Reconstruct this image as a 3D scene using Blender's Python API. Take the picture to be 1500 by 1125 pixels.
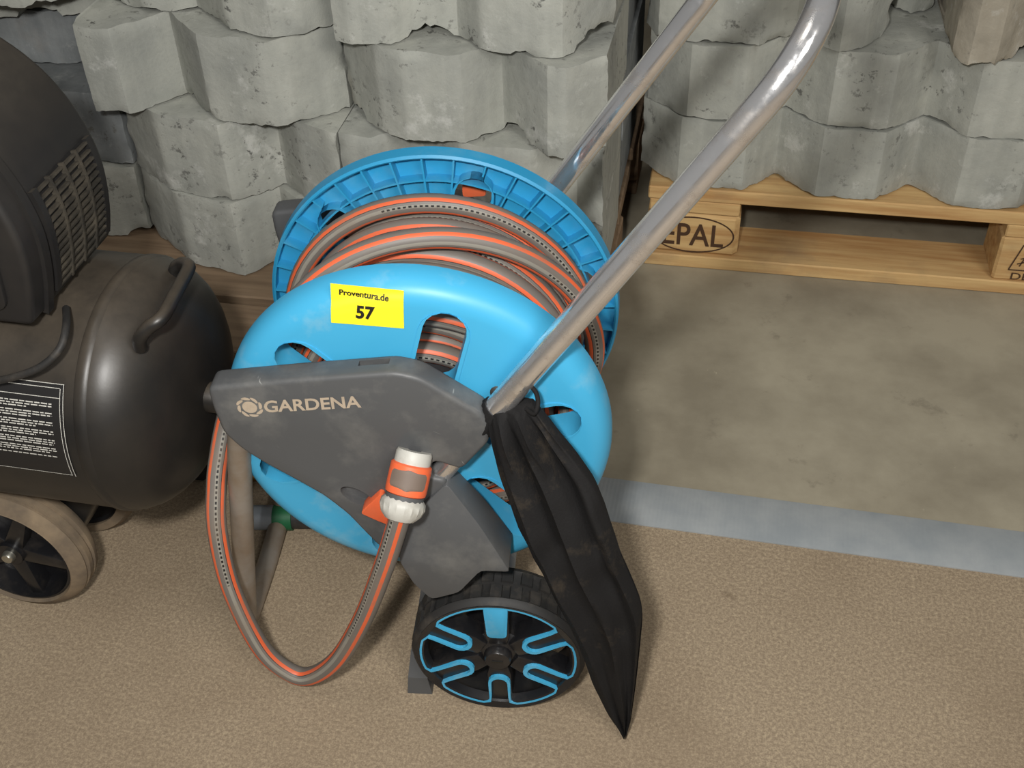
import bpy, bmesh, math, random
from mathutils import Vector, Matrix, noise
S = bpy.context.scene
for o in list(bpy.data.objects): bpy.data.objects.remove(o)
C = S.collection
PI = math.pi
R = math.radians
random.seed(7)

# ---------------------------------------------------------------- camera
FPX, PITCH, ROLL, CH = 1700.0, R(40.0), R(-2.0), 1.06
Fv = Vector((0, math.cos(PITCH), -math.sin(PITCH)))
Rv0 = Vector((1, 0, 0)); Uv0 = Rv0.cross(Fv)
Rv = math.cos(ROLL)*Rv0 + math.sin(ROLL)*Uv0
Uv = -math.sin(ROLL)*Rv0 + math.cos(ROLL)*Uv0
CAM = Vector((0, 0, CH))
cd = bpy.data.cameras.new('camera'); cam = bpy.data.objects.new('camera', cd); C.objects.link(cam)
cd.sensor_width = 36; cd.lens = FPX/1500*36; cd.clip_start = 0.02; cd.clip_end = 60
m3 = Matrix((Rv, Uv, -Fv)).transposed()
cam.matrix_world = Matrix.Translation(CAM) @ m3.to_4x4()
S.camera = cam
# ---------------------------------------------------------------- light
w = bpy.data.worlds.new('world'); S.world = w; w.use_nodes = True
bg = w.node_tree.nodes['Background']; bg.inputs[0].default_value = (1.0, 0.985, 0.96, 1); bg.inputs[1].default_value = 0.15
def area(name, loc, target, size, power, col=(1, 1, 1), size_y=None):
    l = bpy.data.lights.new(name, 'AREA'); l.energy = power; l.size = size; l.color = col
    if size_y: l.shape = 'RECTANGLE'; l.size_y = size_y
    o = bpy.data.objects.new(name, l); C.objects.link(o); o.location = loc
    o.rotation_euler = (Vector(target)-Vector(loc)).to_track_quat('-Z', 'Y').to_euler()
    return o
area('camera_flash', (-0.11, -0.03, 1.20), (0.0, 1.15, 0.2), 0.07, 14.0, (1.0, 0.985, 0.955))
area('hall_lamp', (1.3, -1.5, 2.5), (0.2, 1.2, 0.2), 1.3, 40, (1.0, 0.97, 0.92), 1.0)
area('hall_lamp', (-0.8, 0.2, 4.2), (0, 1, 0), 1.5, 10, (1.0, 0.97, 0.92), 0.3)
S.view_settings.view_transform = 'Standard'; S.view_settings.look = 'None'
S.view_settings.exposure = 0.1; S.view_settings.gamma = 1; S.view_settings.use_curve_mapping = False

# ---------------------------------------------------------------- frames of the place
Z3 = Vector((0, 0, 1))
def frame(loc, yaw): return Matrix.Translation(loc) @ Matrix.Rotation(yaw, 4, 'Z')
ROOM = frame(Vector((0.219, 1.552, 0)), R(-12))          # x along the stacks, y away from the camera
CART = frame(Vector((-0.087, 0.81, 0)), R(-6))           # x along the cart, y along the reel axle
COMP = frame(Vector((-0.421, 0.93, 0)), R(-13))          # x along the tank
def ray(px, py): return Fv + Rv*((px-750)/FPX) + Uv*((562.5-py)/FPX)
def on_y(fr, px, py, y):
    """point of the plane y = const of a frame that the photograph shows at a pixel, in frame coordinates (x, z)"""
    inv = fr.inverted(); o = inv @ CAM; d = inv.to_3x3() @ ray(px, py)
    s = (y-o.y)/d.y; p = o+d*s
    return p.x, p.z
def cz(px, py, u): return on_y(CART, px, py, u)

# ---------------------------------------------------------------- materials
def lin(c): return tuple((x/12.92 if x <= .04045 else ((x+.055)/1.055)**2.4) for x in [v/255 for v in c])
def newmat(name):
    m = bpy.data.materials.new(name); m.use_nodes = True
    nt = m.node_tree; b = nt.nodes['Principled BSDF']; return m, nt, b
def tex(nt, kind, scale, detail=4, rough=.6, coord='Object', vec=None):
    n = nt.nodes.new(kind); n.inputs['Scale'].default_value = scale
    if 'Detail' in n.inputs: n.inputs['Detail'].default_value = detail
    if 'Roughness' in n.inputs and kind == 'ShaderNodeTexNoise': n.inputs['Roughness'].default_value = rough
    if vec is None:
        tc = nt.nodes.new('ShaderNodeTexCoord'); nt.links.new(tc.outputs[coord], n.inputs['Vector'])
    else: nt.links.new(vec, n.inputs['Vector'])
    return n
def ramp(nt, src, stops):
    r = nt.nodes.new('ShaderNodeValToRGB'); nt.links.new(src, r.inputs[0])
    e = r.color_ramp.elements
    while len(e) < len(stops): e.new(0.5)
    for i, (p, c) in enumerate(stops):
        e[i].position = p; e[i].color = (*c, 1) if len(c) == 3 else c
    return r.outputs[0]
def mix(nt, fac, a, b, mode='MIX'):
    n = nt.nodes.new('ShaderNodeMix'); n.data_type = 'RGBA'; n.blend_type = mode
    if isinstance(fac, (int, float)): n.inputs[0].default_value = fac
    else: nt.links.new(fac, n.inputs[0])
    for i, v in ((6, a), (7, b)):
        if isinstance(v, tuple): n.inputs[i].default_value = (*v[:3], 1)
        else: nt.links.new(v, n.inputs[i])
    return n.outputs[2]
def bump(nt, b, src, strength=.3, dist=.002):
    n = nt.nodes.new('ShaderNodeBump'); n.inputs['Strength'].default_value = strength; n.inputs['Distance'].default_value = dist
    nt.links.new(src, n.inputs['Height']); nt.links.new(n.outputs[0], b.inputs['Normal'])
def mapped(nt, scale, coord='Object'):
    tc = nt.nodes.new('ShaderNodeTexCoord'); mp = nt.nodes.new('ShaderNodeMapping'); mp.inputs['Scale'].default_value = scale
    nt.links.new(tc.outputs[coord], mp.inputs[0]); return mp.outputs[0]
BL, WH = (0, 0, 0), (1, 1, 1)
def worn(name, col, rough=.5, metal=0, dirt=None, amt=.35, scale=25, spec=.5, bmp=0, thr=(.5, .75)):
    """plain coloured stuff with blotches of dirt"""
    m, nt, b = newmat(name); c = lin(col)
    n = tex(nt, 'ShaderNodeTexNoise', scale, 6, .65)
    f = ramp(nt, n.outputs[0], [(thr[0], BL), (thr[1], (amt, amt, amt))])
    nt.links.new(mix(nt, f, c, lin(dirt or col)), b.inputs['Base Color'])
    b.inputs['Roughness'].default_value = rough; b.inputs['Metallic'].default_value = metal
    b.inputs['Specular IOR Level'].default_value = spec
    if bmp: bump(nt, b, tex(nt, 'ShaderNodeTexNoise', 180, 3).outputs[0], bmp, .001)
    return m
def concrete(name, a, bcol, white=.5):
    m, nt, b = newmat(name)
    tc = nt.nodes.new('ShaderNodeTexCoord'); oi = nt.nodes.new('ShaderNodeObjectInfo')
    ad = nt.nodes.new('ShaderNodeVectorMath'); ad.operation = 'ADD'
    cr = nt.nodes.new('ShaderNodeVectorMath'); cr.operation = 'SCALE'; cr.inputs[0].default_value = (7.3, 3.1, 5.7)
    nt.links.new(oi.outputs['Random'], cr.inputs['Scale'])
    nt.links.new(tc.outputs['Object'], ad.inputs[0]); nt.links.new(cr.outputs[0], ad.inputs[1]); v = ad.outputs[0]
    n1 = tex(nt, 'ShaderNodeTexNoise', 9, 8, .65, vec=v)
    col = ramp(nt, n1.outputs[0], [(.32, lin(bcol)), (.62, lin(a))])
    n2 = tex(nt, 'ShaderNodeTexNoise', 14, 9, .72, vec=v)
    col = mix(nt, ramp(nt, n2.outputs[0], [(.575, BL), (.66, (white,)*3)]), col, lin((212, 212, 206)))
    n3 = tex(nt, 'ShaderNodeTexNoise', 75, 5, .7, vec=v)
    n7 = tex(nt, 'ShaderNodeTexNoise', 11, 3, .6, vec=v)
    pit = mix(nt, 1.0, ramp(nt, n3.outputs[0], [(.575, BL), (.64, WH)]), ramp(nt, n7.outputs[0], [(.48, (.08,)*3), (.64, WH)]), 'MULTIPLY')
    col = mix(nt, pit, col, lin((92, 92, 88)))
    n4 = tex(nt, 'ShaderNodeTexNoise', 5, 5, .6, vec=v)
    col = mix(nt, ramp(nt, n4.outputs[0], [(.64, BL), (.76, (.25,)*3)]), col, lin((150, 122, 90)))
    mp = nt.nodes.new('ShaderNodeMapping'); mp.inputs['Scale'].default_value = (60, 60, 3); nt.links.new(v, mp.inputs[0])
    n5 = tex(nt, 'ShaderNodeTexNoise', 1, 3, .5, vec=mp.outputs[0])
    col = mix(nt, .09, col, ramp(nt, n5.outputs[0], [(.35, lin((120, 120, 116))), (.65, lin((205, 204, 196)))]))
    nt.links.new(col, b.inputs['Base Color']); b.inputs['Roughness'].default_value = .93
    b.inputs['Specular IOR Level'].default_value = .15
    hh = nt.nodes.new('ShaderNodeMath'); hh.operation = 'SUBTRACT'
    nt.links.new(n2.outputs[0], hh.inputs[0]); nt.links.new(n3.outputs[0], hh.inputs[1])
    bump(nt, b, hh.outputs[0], .28, .004)
    return m
def wood(name, light, dark, sc=(3, 45, 45)):
    m, nt, b = newmat(name)
    v = mapped(nt, sc); n = tex(nt, 'ShaderNodeTexNoise', 1.6, 6, .6, vec=v)
    col = ramp(nt, n.outputs[0], [(.32, lin(dark)), (.6, lin(light))])
    k = tex(nt, 'ShaderNodeTexVoronoi', 6.5); kk = ramp(nt, k.outputs['Distance'], [(.05, WH), (.12, BL)])
    col = mix(nt, kk, col, lin((92, 58, 32)))
    g = tex(nt, 'ShaderNodeTexNoise', 7, 5); col = mix(nt, ramp(nt, g.outputs[0], [(.5, BL), (.7, (.5,)*3)]), col, lin((128, 112, 90)))
    nt.links.new(col, b.inputs['Base Color']); b.inputs['Roughness'].default_value = .8
    bump(nt, b, n.outputs[0], .25, .002); return m
M = {}
M['conc'] = concrete('weathered_concrete', (172, 173, 164), (146, 148, 142))
M['conc_warm'] = concrete('warm_concrete', (168, 160, 144), (136, 129, 115), .35)
M['conc_shaded'] = concrete('shaded_blue_grey_concrete', (132, 136, 137), (104, 108, 110), .25)  # bluish concrete with the shadow on set-back blocks mixed into its darker colour
M['wood'] = wood('pale_pine', (206, 172, 118), (176, 134, 84))
M['wood_old'] = wood('old_brown_wood', (136, 114, 90), (108, 88, 68))
M['blue'] = worn('blue_plastic', (66, 164, 206), .42, 0, (150, 186, 196), .45, 16, .45, 0, (.56, .74))
M['blue_dark'] = worn('blue_ribbed_plastic', (44, 146, 192), .45, 0, (120, 170, 190), .35, 18)
M['grey'] = worn('grey_plastic', (80, 81, 82), .48, 0, (132, 130, 124), .5, 14, .45, .05, (.52, .78))
nt = M['grey'].node_tree; b = nt.nodes['Principled BSDF']; src = b.inputs['Base Color'].links[0].from_socket
for k, (rot, sc) in enumerate((((0, .5, 0), (22, 22, 240)), ((0, -.55, 0), (26, 26, 220)), ((0, 1.2, 0), (30, 30, 300)))):
    tc = nt.nodes.new('ShaderNodeTexCoord'); mp = nt.nodes.new('ShaderNodeMapping'); mp.vector_type = 'TEXTURE'; mp.inputs['Rotation'].default_value = rot; mp.inputs['Scale'].default_value = tuple(1/q for q in sc)
    mp.inputs['Location'].default_value = (k*3.3, k, k*2); nt.links.new(tc.outputs['Object'], mp.inputs[0])
    n = tex(nt, 'ShaderNodeTexNoise', 1.0, 2, .5, vec=mp.outputs[0])
    src = mix(nt, ramp(nt, n.outputs[0], [(.765, BL), (.80, (.5,)*3)]), src, lin((176, 176, 172)))
nt.links.new(src, b.inputs['Base Color'])
M['greydark'] = worn('dark_grey_plastic', (52, 52, 54), .5, 0, (90, 88, 84), .4, 20)
M['orange'] = worn('orange_plastic', (232, 104, 62), .45, 0, (170, 110, 80), .3)
M['tan'] = worn('tan_print', (176, 160, 140), .6, 0, (130, 118, 104), .5, 60)
M['rubber'] = worn('black_rubber', (40, 39, 38), .62, 0, (96, 88, 78), .5, 30, .4)
M['gloss'] = worn('black_glossy_plastic', (26, 26, 28), .28, 0, (70, 64, 58), .35, 45)
M['tyre'] = worn('dusty_tyre', (106, 94, 80), .9, 0, (146, 128, 104), .7, 18, .2, .1, (.4, .65))
def dusty(name, col, dust, rough, scale):
    m = worn(name, col, rough, 0, dust, .14, scale, .5, .06, (.45, .8)); nt = m.node_tree; b = nt.nodes['Principled BSDF']
    src = b.inputs['Base Color'].links[0].from_socket
    g = nt.nodes.new('ShaderNodeNewGeometry'); sp_ = nt.nodes.new('ShaderNodeSeparateXYZ'); nt.links.new(g.outputs['Normal'], sp_.inputs[0])
    up = ramp(nt, sp_.outputs[2], [(.35, BL), (.95, (.6,)*3)])      # settled dust lies on what faces up
    nn = tex(nt, 'ShaderNodeTexNoise', 16, 7, .7); sp2 = ramp(nt, nn.outputs[0], [(.3, (.35,)*3), (.65, WH)])
    f = mix(nt, 1.0, up, sp2, 'MULTIPLY')
    nt.links.new(mix(nt, f, src, lin(dust)), b.inputs['Base Color'])
    return m
M['blackpaint'] = dusty('dusty_black_paint', (31, 30, 29), (98, 88, 75), .40, 7)
M['blackplastic'] = dusty('dusty_black_plastic', (33, 32, 32), (92, 85, 74), .48, 9)
M['slat'] = worn('dusty_slat', (50, 47, 42), .6, 0, (92, 85, 73), .6, 40, .4, 0, (.4, .65))
M['white'] = worn('white_print', (196, 194, 186), .7)
M['label'] = worn('black_label', (30, 29, 29), .5)
M['yellow'] = worn('yellow_paper', (250, 232, 42), .55)
M['ink'] = worn('black_ink', (26, 24, 18), .6)
M['ivory'] = worn('light_grey_plastic', (186, 184, 176), .5, 0, (140, 134, 120), .6, 45)
M['inlay'] = worn('brown_grey_rubber', (112, 98, 88), .6, 0, (140, 124, 106), .4)
M['brass'] = worn('brass', (196, 164, 96), .3, 1, (120, 96, 60), .5)
M['zinc'] = worn('galvanised_steel', (140, 146, 152), .45, .15, (186, 186, 184), .6, 40)
M['dullsteel'] = worn('dull_dirty_steel', (150, 142, 132), .42, .3, (132, 114, 94), .8, 22, .5, 0, (.35, .65))
M['green'] = worn('green_plastic', (24, 92, 56), .5)
M['brand_ink'] = worn('brown_branding', (70, 46, 26), .8)
M['bolt'] = worn('zinc_bolt', (190, 188, 176), .3, .9, (120, 112, 90), .5, 120)
M['walldark'] = worn('dark_wall', (78, 76, 72), .9)
# scratched chrome tube
m, nt, b = newmat('scratched_chrome'); M['chrome'] = m
n = tex(nt, 'ShaderNodeTexNoise', 28, 8, .7); f = ramp(nt, n.outputs[0], [(.50, (.02,)*3), (.72, (.55,)*3)])
nt.links.new(mix(nt, f, (.88, .88, .89), lin((168, 148, 122))), b.inputs['Base Color'])
nt.links.new(ramp(nt, n.outputs[0], [(.42, (.1,)*3), (.7, (.42,)*3)]), b.inputs['Roughness'])
b.inputs['Metallic'].default_value = .9
# hose: stripes around the tube (UV x = turn round the tube, UV y = metres along it)
m, nt, b = newmat('striped_hose'); M['hose'] = m
uv = nt.nodes.new('ShaderNodeUVMap'); uv.uv_map = 'UVMap'; sx = nt.nodes.new('ShaderNodeSeparateXYZ'); nt.links.new(uv.outputs[0], sx.inputs[0])
gr, orr, pk, dk = lin((110, 104, 98)), lin((216, 98, 58)), lin((140, 136, 126)), lin((50, 45, 42))
stops = [(0, gr), (.095, orr), (.158, dk), (.17, gr), (.21, pk), (.265, gr), (.345, orr), (.408, gr), (.60, orr), (.665, dk), (.675, gr), (.845, orr), (.91, gr)]
base = ramp(nt, sx.outputs[0], stops); base.node.color_ramp.interpolation = 'CONSTANT'
wv = nt.nodes.new('ShaderNodeMath'); wv.operation = 'MULTIPLY'; nt.links.new(sx.outputs[1], wv.inputs[0]); wv.inputs[1].default_value = 190
fr_ = nt.nodes.new('ShaderNodeMath'); fr_.operation = 'FRACT'; nt.links.new(wv.outputs[0], fr_.inputs[0])
gt = nt.nodes.new('ShaderNodeMath'); gt.operation = 'GREATER_THAN'; nt.links.new(fr_.outputs[0], gt.inputs[0]); gt.inputs[1].default_value = .45
band = ramp(nt, sx.outputs[0], [(0, BL), (.222, WH), (.252, BL)]); band.node.color_ramp.interpolation = 'CONSTANT'
ln = nt.nodes.new('ShaderNodeMath'); ln.operation = 'MULTIPLY'; nt.links.new(sx.outputs[1], ln.inputs[0]); ln.inputs[1].default_value = 1.7
lf = nt.nodes.new('ShaderNodeMath'); lf.operation = 'FRACT'; nt.links.new(ln.outputs[0], lf.inputs[0])
l2 = nt.nodes.new('ShaderNodeMath'); l2.operation = 'LESS_THAN'; nt.links.new(lf.outputs[0], l2.inputs[0]); l2.inputs[1].default_value = .5
mm = nt.nodes.new('ShaderNodeMath'); mm.operation = 'MULTIPLY'; nt.links.new(gt.outputs[0], mm.inputs[0]); nt.links.new(band, mm.inputs[1])
m2 = nt.nodes.new('ShaderNodeMath'); m2.operation = 'MULTIPLY'; nt.links.new(mm.outputs[0], m2.inputs[0]); nt.links.new(l2.outputs[0], m2.inputs[1])
col = mix(nt, m2.outputs[0], base, lin((30, 28, 28)))
dn = tex(nt, 'ShaderNodeTexNoise', 22, 5); col = mix(nt, ramp(nt, dn.outputs[0], [(.5, BL), (.72, (.5,)*3)]), col, lin((128, 112, 96)))
nt.links.new(col, b.inputs['Base Color']); b.inputs['Roughness'].default_value = .5
# black cloth
m, nt, b = newmat('black_cloth'); M['cloth'] = m
n = tex(nt, 'ShaderNodeTexNoise', 13, 8, .75); n2 = tex(nt, 'ShaderNodeTexNoise', 420, 2)
nt.links.new(mix(nt, ramp(nt, n.outputs[0], [(.55, BL), (.75, (.4,)*3)]), lin((27, 26, 26)), lin((92, 80, 64))), b.inputs['Base Color'])
b.inputs['Roughness'].default_value = .8; b.inputs['Specular IOR Level'].default_value = .2; bump(nt, b, n2.outputs[0], .4, .001)
# carpet
m, nt, b = newmat('beige_needle_carpet'); M['carpet'] = m
n = tex(nt, 'ShaderNodeTexNoise', 260, 6, .9); n2 = tex(nt, 'ShaderNodeTexNoise', 4, 5); n3 = tex(nt, 'ShaderNodeTexNoise', 420, 2)
col = ramp(nt, n.outputs[0], [(.32, lin((112, 98, 82))), (.50, lin((150, 134, 113))), (.66, lin((190, 173, 144)))])
col = mix(nt, ramp(nt, n2.outputs[0], [(.45, BL), (.75, (.45,)*3)]), col, lin((116, 99, 80)))
n6 = tex(nt, 'ShaderNodeTexNoise', 13, 3); col = mix(nt, ramp(nt, n6.outputs[0], [(.70, BL), (.78, (.5,)*3)]), col, lin((96, 80, 64)))
nt.links.new(col, b.inputs['Base Color']); b.inputs['Roughness'].default_value = 1; b.inputs['Specular IOR Level'].default_value = .05
bump(nt, b, n3.outputs[0], .08, .001)
# concrete floor
m, nt, b = newmat('stained_concrete_floor'); M['floor'] = m
n = tex(nt, 'ShaderNodeTexNoise', 5, 8, .6); n2 = tex(nt, 'ShaderNodeTexNoise', 16, 6, .7); n3 = tex(nt, 'ShaderNodeTexNoise', 260, 3)
col = ramp(nt, n.outputs[0], [(.35, lin((134, 126, 108))), (.62, lin((164, 156, 136)))])
col = mix(nt, ramp(nt, n2.outputs[0], [(.62, BL), (.7, (.4,)*3)]), col, lin((104, 96, 82)))
n4 = tex(nt, 'ShaderNodeTexNoise', 22, 5, .7); col = mix(nt, ramp(nt, n4.outputs[0], [(.70, BL), (.74, (.5,)*3)]), col, lin((196, 186, 160)))
nt.links.new(col, b.inputs['Base Color']); b.inputs['Roughness'].default_value = .75; bump(nt, b, n3.outputs[0], .15, .001)
# strip
m, nt, b = newmat('grey_edging_strip'); M['strip'] = m
n = tex(nt, 'ShaderNodeTexNoise', 20, 6); wv = nt.nodes.new('ShaderNodeTexWave'); wv.inputs['Scale'].default_value = 60; wv.inputs['Distortion'].default_value = .3
tc = nt.nodes.new('ShaderNodeTexCoord'); nt.links.new(tc.outputs['Object'], wv.inputs[0])
nt.links.new(ramp(nt, n.outputs[0], [(.35, lin((140, 146, 149))), (.68, lin((156, 160, 161)))]), b.inputs['Base Color'])
b.inputs['Roughness'].default_value = .6; bump(nt, b, wv.outputs['Fac'], .1, .001)

# ---------------------------------------------------------------- mesh helpers
def tag(o, label=None, cat=None, group=None, kind=None):
    for k, v in (('label', label), ('category', cat), ('group', group), ('kind', kind)):
        if v: o[k] = v
    return o
def empty(name, fr, label, cat, at=(0, 0, 0), group=None):
    o = bpy.data.objects.new(name, None); C.objects.link(o); o.matrix_world = fr @ Matrix.Translation(at)
    o.empty_display_size = .05; o['off'] = 0; del o['off']; OFF[o.name] = Vector(at)
    return tag(o, label, cat, group)
OFF = {}
def link(name, me, mat, parent=None, fr=None, smooth=True, angle=40):
    """parent given: verts are in the parent's frame; else they are in frame fr and the object gets its origin at its own base"""
    if smooth:
        me.shade_smooth()
        try: me.set_sharp_from_angle(angle=R(angle))
        except Exception: pass
    o = bpy.data.objects.new(name, me); C.objects.link(o)
    if mat is not None:
        me.materials.clear()
        me.materials.append(M[mat] if isinstance(mat, str) else mat)
    if parent is not None:
        o.parent = parent
        off = OFF.get(parent.name)
        if off is not None and off.length > 0:
            me.transform(Matrix.Translation(-off)); OFF[o.name] = off
    else:
        xs = [v.co for v in me.vertices]
        c = Vector(((min(v.x for v in xs)+max(v.x for v in xs))/2, (min(v.y for v in xs)+max(v.y for v in xs))/2, min(v.z for v in xs)))
        me.transform(Matrix.Translation(-c)); o.matrix_world = (fr or Matrix()) @ Matrix.Translation(c)
    return o
def pydata(name, v, f, mat, parent=None, fr=None, smooth=True, angle=40, fix=True):
    me = bpy.data.meshes.new(name); me.from_pydata([tuple(p) for p in v], [], f); me.update()
    if fix:
        bm = bmesh.new(); bm.from_mesh(me); bmesh.ops.recalc_face_normals(bm, faces=bm.faces); bm.to_mesh(me); bm.free()
    return link(name, me, mat, parent, fr, smooth, angle)
def from_bm(name, bm, mat, parent=None, fr=None, smooth=True, angle=40):
    bmesh.ops.recalc_face_normals(bm, faces=bm.faces)
    me = bpy.data.meshes.new(name); bm.to_mesh(me); bm.free(); return link(name, me, mat, parent, fr, smooth, angle)
def bevel(bm, w_, seg=2, ang=30):
    es = [e for e in bm.edges if len(e.link_faces) == 2 and e.calc_face_angle(0) > R(ang)]
    bmesh.ops.bevel(bm, geom=es, offset=w_, segments=seg, profile=.5, affect='EDGES', clamp_overlap=True)
def box(x0, x1, y0, y1, z0, z1, bv=0, seg=2):
    bm = bmesh.new(); bmesh.ops.create_cube(bm, size=1)
    for v in bm.verts: v.co = Vector(((x0+x1)/2+v.co.x*(x1-x0), (y0+y1)/2+v.co.y*(y1-y0), (z0+z1)/2+v.co.z*(z1-z0)))
    if bv: bevel(bm, bv, seg)
    return bm
def prism_xz(poly, y0, y1, bv=0, seg=3, bm=None):
    bm = bm or bmesh.new()
    a = [bm.verts.new((x, y0, z)) for x, z in poly]; b_ = [bm.verts.new((x, y1, z)) for x, z in poly]
    n = len(poly); bm.faces.new(a); bm.faces.new(b_[::-1])
    for i in range(n): bm.faces.new((a[i], b_[i], b_[(i+1) % n], a[(i+1) % n]))
    bmesh.ops.recalc_face_normals(bm, faces=bm.faces)
    if bv: bevel(bm, bv, seg, 20)
    return bm
def rounded(poly, r, n=4):
    """round the corners of a 2-D polygon"""
    out = []; L = len(poly)
    for i in range(L):
        p, q, s = Vector(poly[i-1]), Vector(poly[i]), Vector(poly[(i+1) % L])
        rr = min(r, (p-q).length*.45, (s-q).length*.45)
        a, c = q+(p-q).normalized()*rr, q+(s-q).normalized()*rr
        for k in range(n+1):
            t = k/n; out.append(tuple((a*(1-t)**2+q*2*t*(1-t)+c*t*t)))
    return out
def lathe(prof, n, centre=(0, 0, 0), axis='y', close=True):
    """prof = (radius, offset along the axis); closed profile loop"""
    v, f = [], []; k = len(prof)
    for i in range(n):
        t = 2*PI*i/n; c, s = math.cos(t), math.sin(t)
        for r_, h in prof:
            if axis == 'y': p = (centre[0]+r_*c, centre[1]+h, centre[2]+r_*s)
            elif axis == 'x': p = (centre[0]+h, centre[1]+r_*c, centre[2]+r_*s)
            else: p = (centre[0]+r_*c, centre[1]+r_*s, centre[2]+h)
            v.append(p)
    kk = k if close else k-1
    for i in range(n):
        j = (i+1) % n
        for q in range(kk):
            q2 = (q+1) % k; f.append((i*k+q, i*k+q2, j*k+q2, j*k+q))
    return v, f
def lathe_obj(name, prof, n, centre, mat, parent, axis='y', close=True, angle=40):
    v, f = lathe(prof, n, centre, axis, close)
    bm = bmesh.new(); vs = [bm.verts.new(p) for p in v]
    for q in f:
        try: bm.faces.new([vs[i] for i in q])
        except ValueError: pass
    bmesh.ops.remove_doubles(bm, verts=bm.verts, dist=1e-6)
    if not close:
        bmesh.ops.holes_fill(bm, edges=[e for e in bm.edges if e.is_boundary])
    return from_bm(name, bm, mat, parent, None, True, angle)
def catmull(pts, per=10, closed=False):
    P = [Vector(p) for p in pts]; out = []; n = len(P)
    for i in range(n if closed else n-1):
        p0, p1, p2, p3 = (P[(i-1) % n], P[i], P[(i+1) % n], P[(i+2) % n]) if closed else (P[max(i-1, 0)], P[i], P[i+1], P[min(i+2, n-1)])
        for k in range(per):
            t = k/per
            out.append(.5*((2*p1)+(-p0+p2)*t+(2*p0-5*p1+4*p2-p3)*t*t+(-p0+3*p1-3*p2+p3)*t**3))
    if not closed: out.append(P[-1])
    return out
def tube_mesh(name, pts, rad, n=12, twist=0.0, start=0.0, axis=None):
    P = [Vector(p) for p in pts]; me = bpy.data.meshes.new(name)
    T = [(P[min(i+1, len(P)-1)]-P[max(i-1, 0)]).normalized() for i in range(len(P))]
    N = T[0].orthogonal().normalized(); v, f, uvs = [], [], []; L = [0]
    for i in range(len(P)):
        if i: L.append(L[-1]+(P[i]-P[i-1]).length)
        if axis: N = P[i]-Vector((axis[0], P[i].y, axis[1]))
        N = (N-T[i]*N.dot(T[i])).normalized(); B = T[i].cross(N)
        r_ = rad(i/(len(P)-1)) if callable(rad) else rad
        for k in range(n):
            t = 2*PI*k/n+start+twist*math.sin(L[-1]*3.1); v.append(P[i]+(N*math.cos(t)+B*math.sin(t))*r_)
    for i in range(len(P)-1):
        for k in range(n):
            k2 = (k+1) % n; f.append((i*n+k, i*n+k2, (i+1)*n+k2, (i+1)*n+k)); uvs.append(((k/n, L[i]), ((k+1)/n, L[i]), ((k+1)/n, L[i+1]), (k/n, L[i+1])))
    f.append(tuple(range(n-1, -1, -1))); uvs.append(tuple((.2, 0) for _ in range(n)))
    f.append(tuple((len(P)-1)*n+k for k in range(n))); uvs.append(tuple((.2, 0) for _ in range(n)))
    me.from_pydata([tuple(p) for p in v], [], f); ul = me.uv_layers.new(name='UVMap'); q = 0
    for fu in uvs:
        for c in fu: ul.data[q].uv = c; q += 1
    me.update(); return me
def tube(name, pts, rad, mat, parent=None, fr=None, n=12, **k):
    return link(name, tube_mesh(name, pts, rad, n, **k), mat, parent, fr, True, 50)
def boolean(o, cutters):
    """cut the cutters (bmesh list) out of an object and bake the result"""
    for bm in cutters:
        bmesh.ops.recalc_face_normals(bm, faces=bm.faces)
        me = bpy.data.meshes.new('cut'); bm.to_mesh(me); bm.free()
        c = bpy.data.objects.new('cut', me); C.objects.link(c); c.parent = o.parent
        md = o.modifiers.new('cut', 'BOOLEAN'); md.operation = 'DIFFERENCE'; md.object = c; md.solver = 'EXACT'
    bpy.context.view_layer.update()
    dg = bpy.context.evaluated_depsgraph_get(); ev = o.evaluated_get(dg)
    me = bpy.data.meshes.new_from_object(ev); mats = list(o.data.materials)
    cs = [md.object for md in o.modifiers]; o.modifiers.clear(); o.data = me
    me.materials.clear(); me.materials.append(mats[0])
    for c in cs: bpy.data.objects.remove(c)
    me.shade_smooth(); me.set_sharp_from_angle(angle=R(35))
    return o
def text_mesh(s, bold=.0):
    cu = bpy.data.curves.new('t', 'FONT'); cu.body = s; cu.size = 1; cu.offset = bold; cu.resolution_u = 4
    o = bpy.data.objects.new('t', cu); C.objects.link(o); bpy.context.view_layer.update()
    dg = bpy.context.evaluated_depsgraph_get(); me = bpy.data.meshes.new_from_object(o.evaluated_get(dg))
    bpy.data.objects.remove(o)
    v = [x.co.copy() for x in me.vertices]; f = [tuple(p.vertices) for p in me.polygons]
    x0, x1 = min(p.x for p in v), max(p.x for p in v); y0, y1 = min(p.y for p in v), max(p.y for p in v)
    return [((p.x-x0)/(x1-x0), (p.y-y0)/(y1-y0)) for p in v], f
def quadmap(q):
    bl, br, tr, tl = [Vector(p) for p in q]
    return lambda s, t: (bl*(1-s)+br*s)*(1-t)+(tl*(1-s)+tr*s)*t
def print_text(name, s, quad, place, mat, parent, bold=.0, thick=.0005):
    """flat lettering with a little thickness; place(x, z) gives the point on the carrying surface, lifted by h"""
    v, f = text_mesh(s, bold); q = quadmap(quad); n = len(v)
    top = [place(*q(*p), thick) for p in v]
    return pydata(name, top, f, mat, parent, None, False, fix=False)

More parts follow.
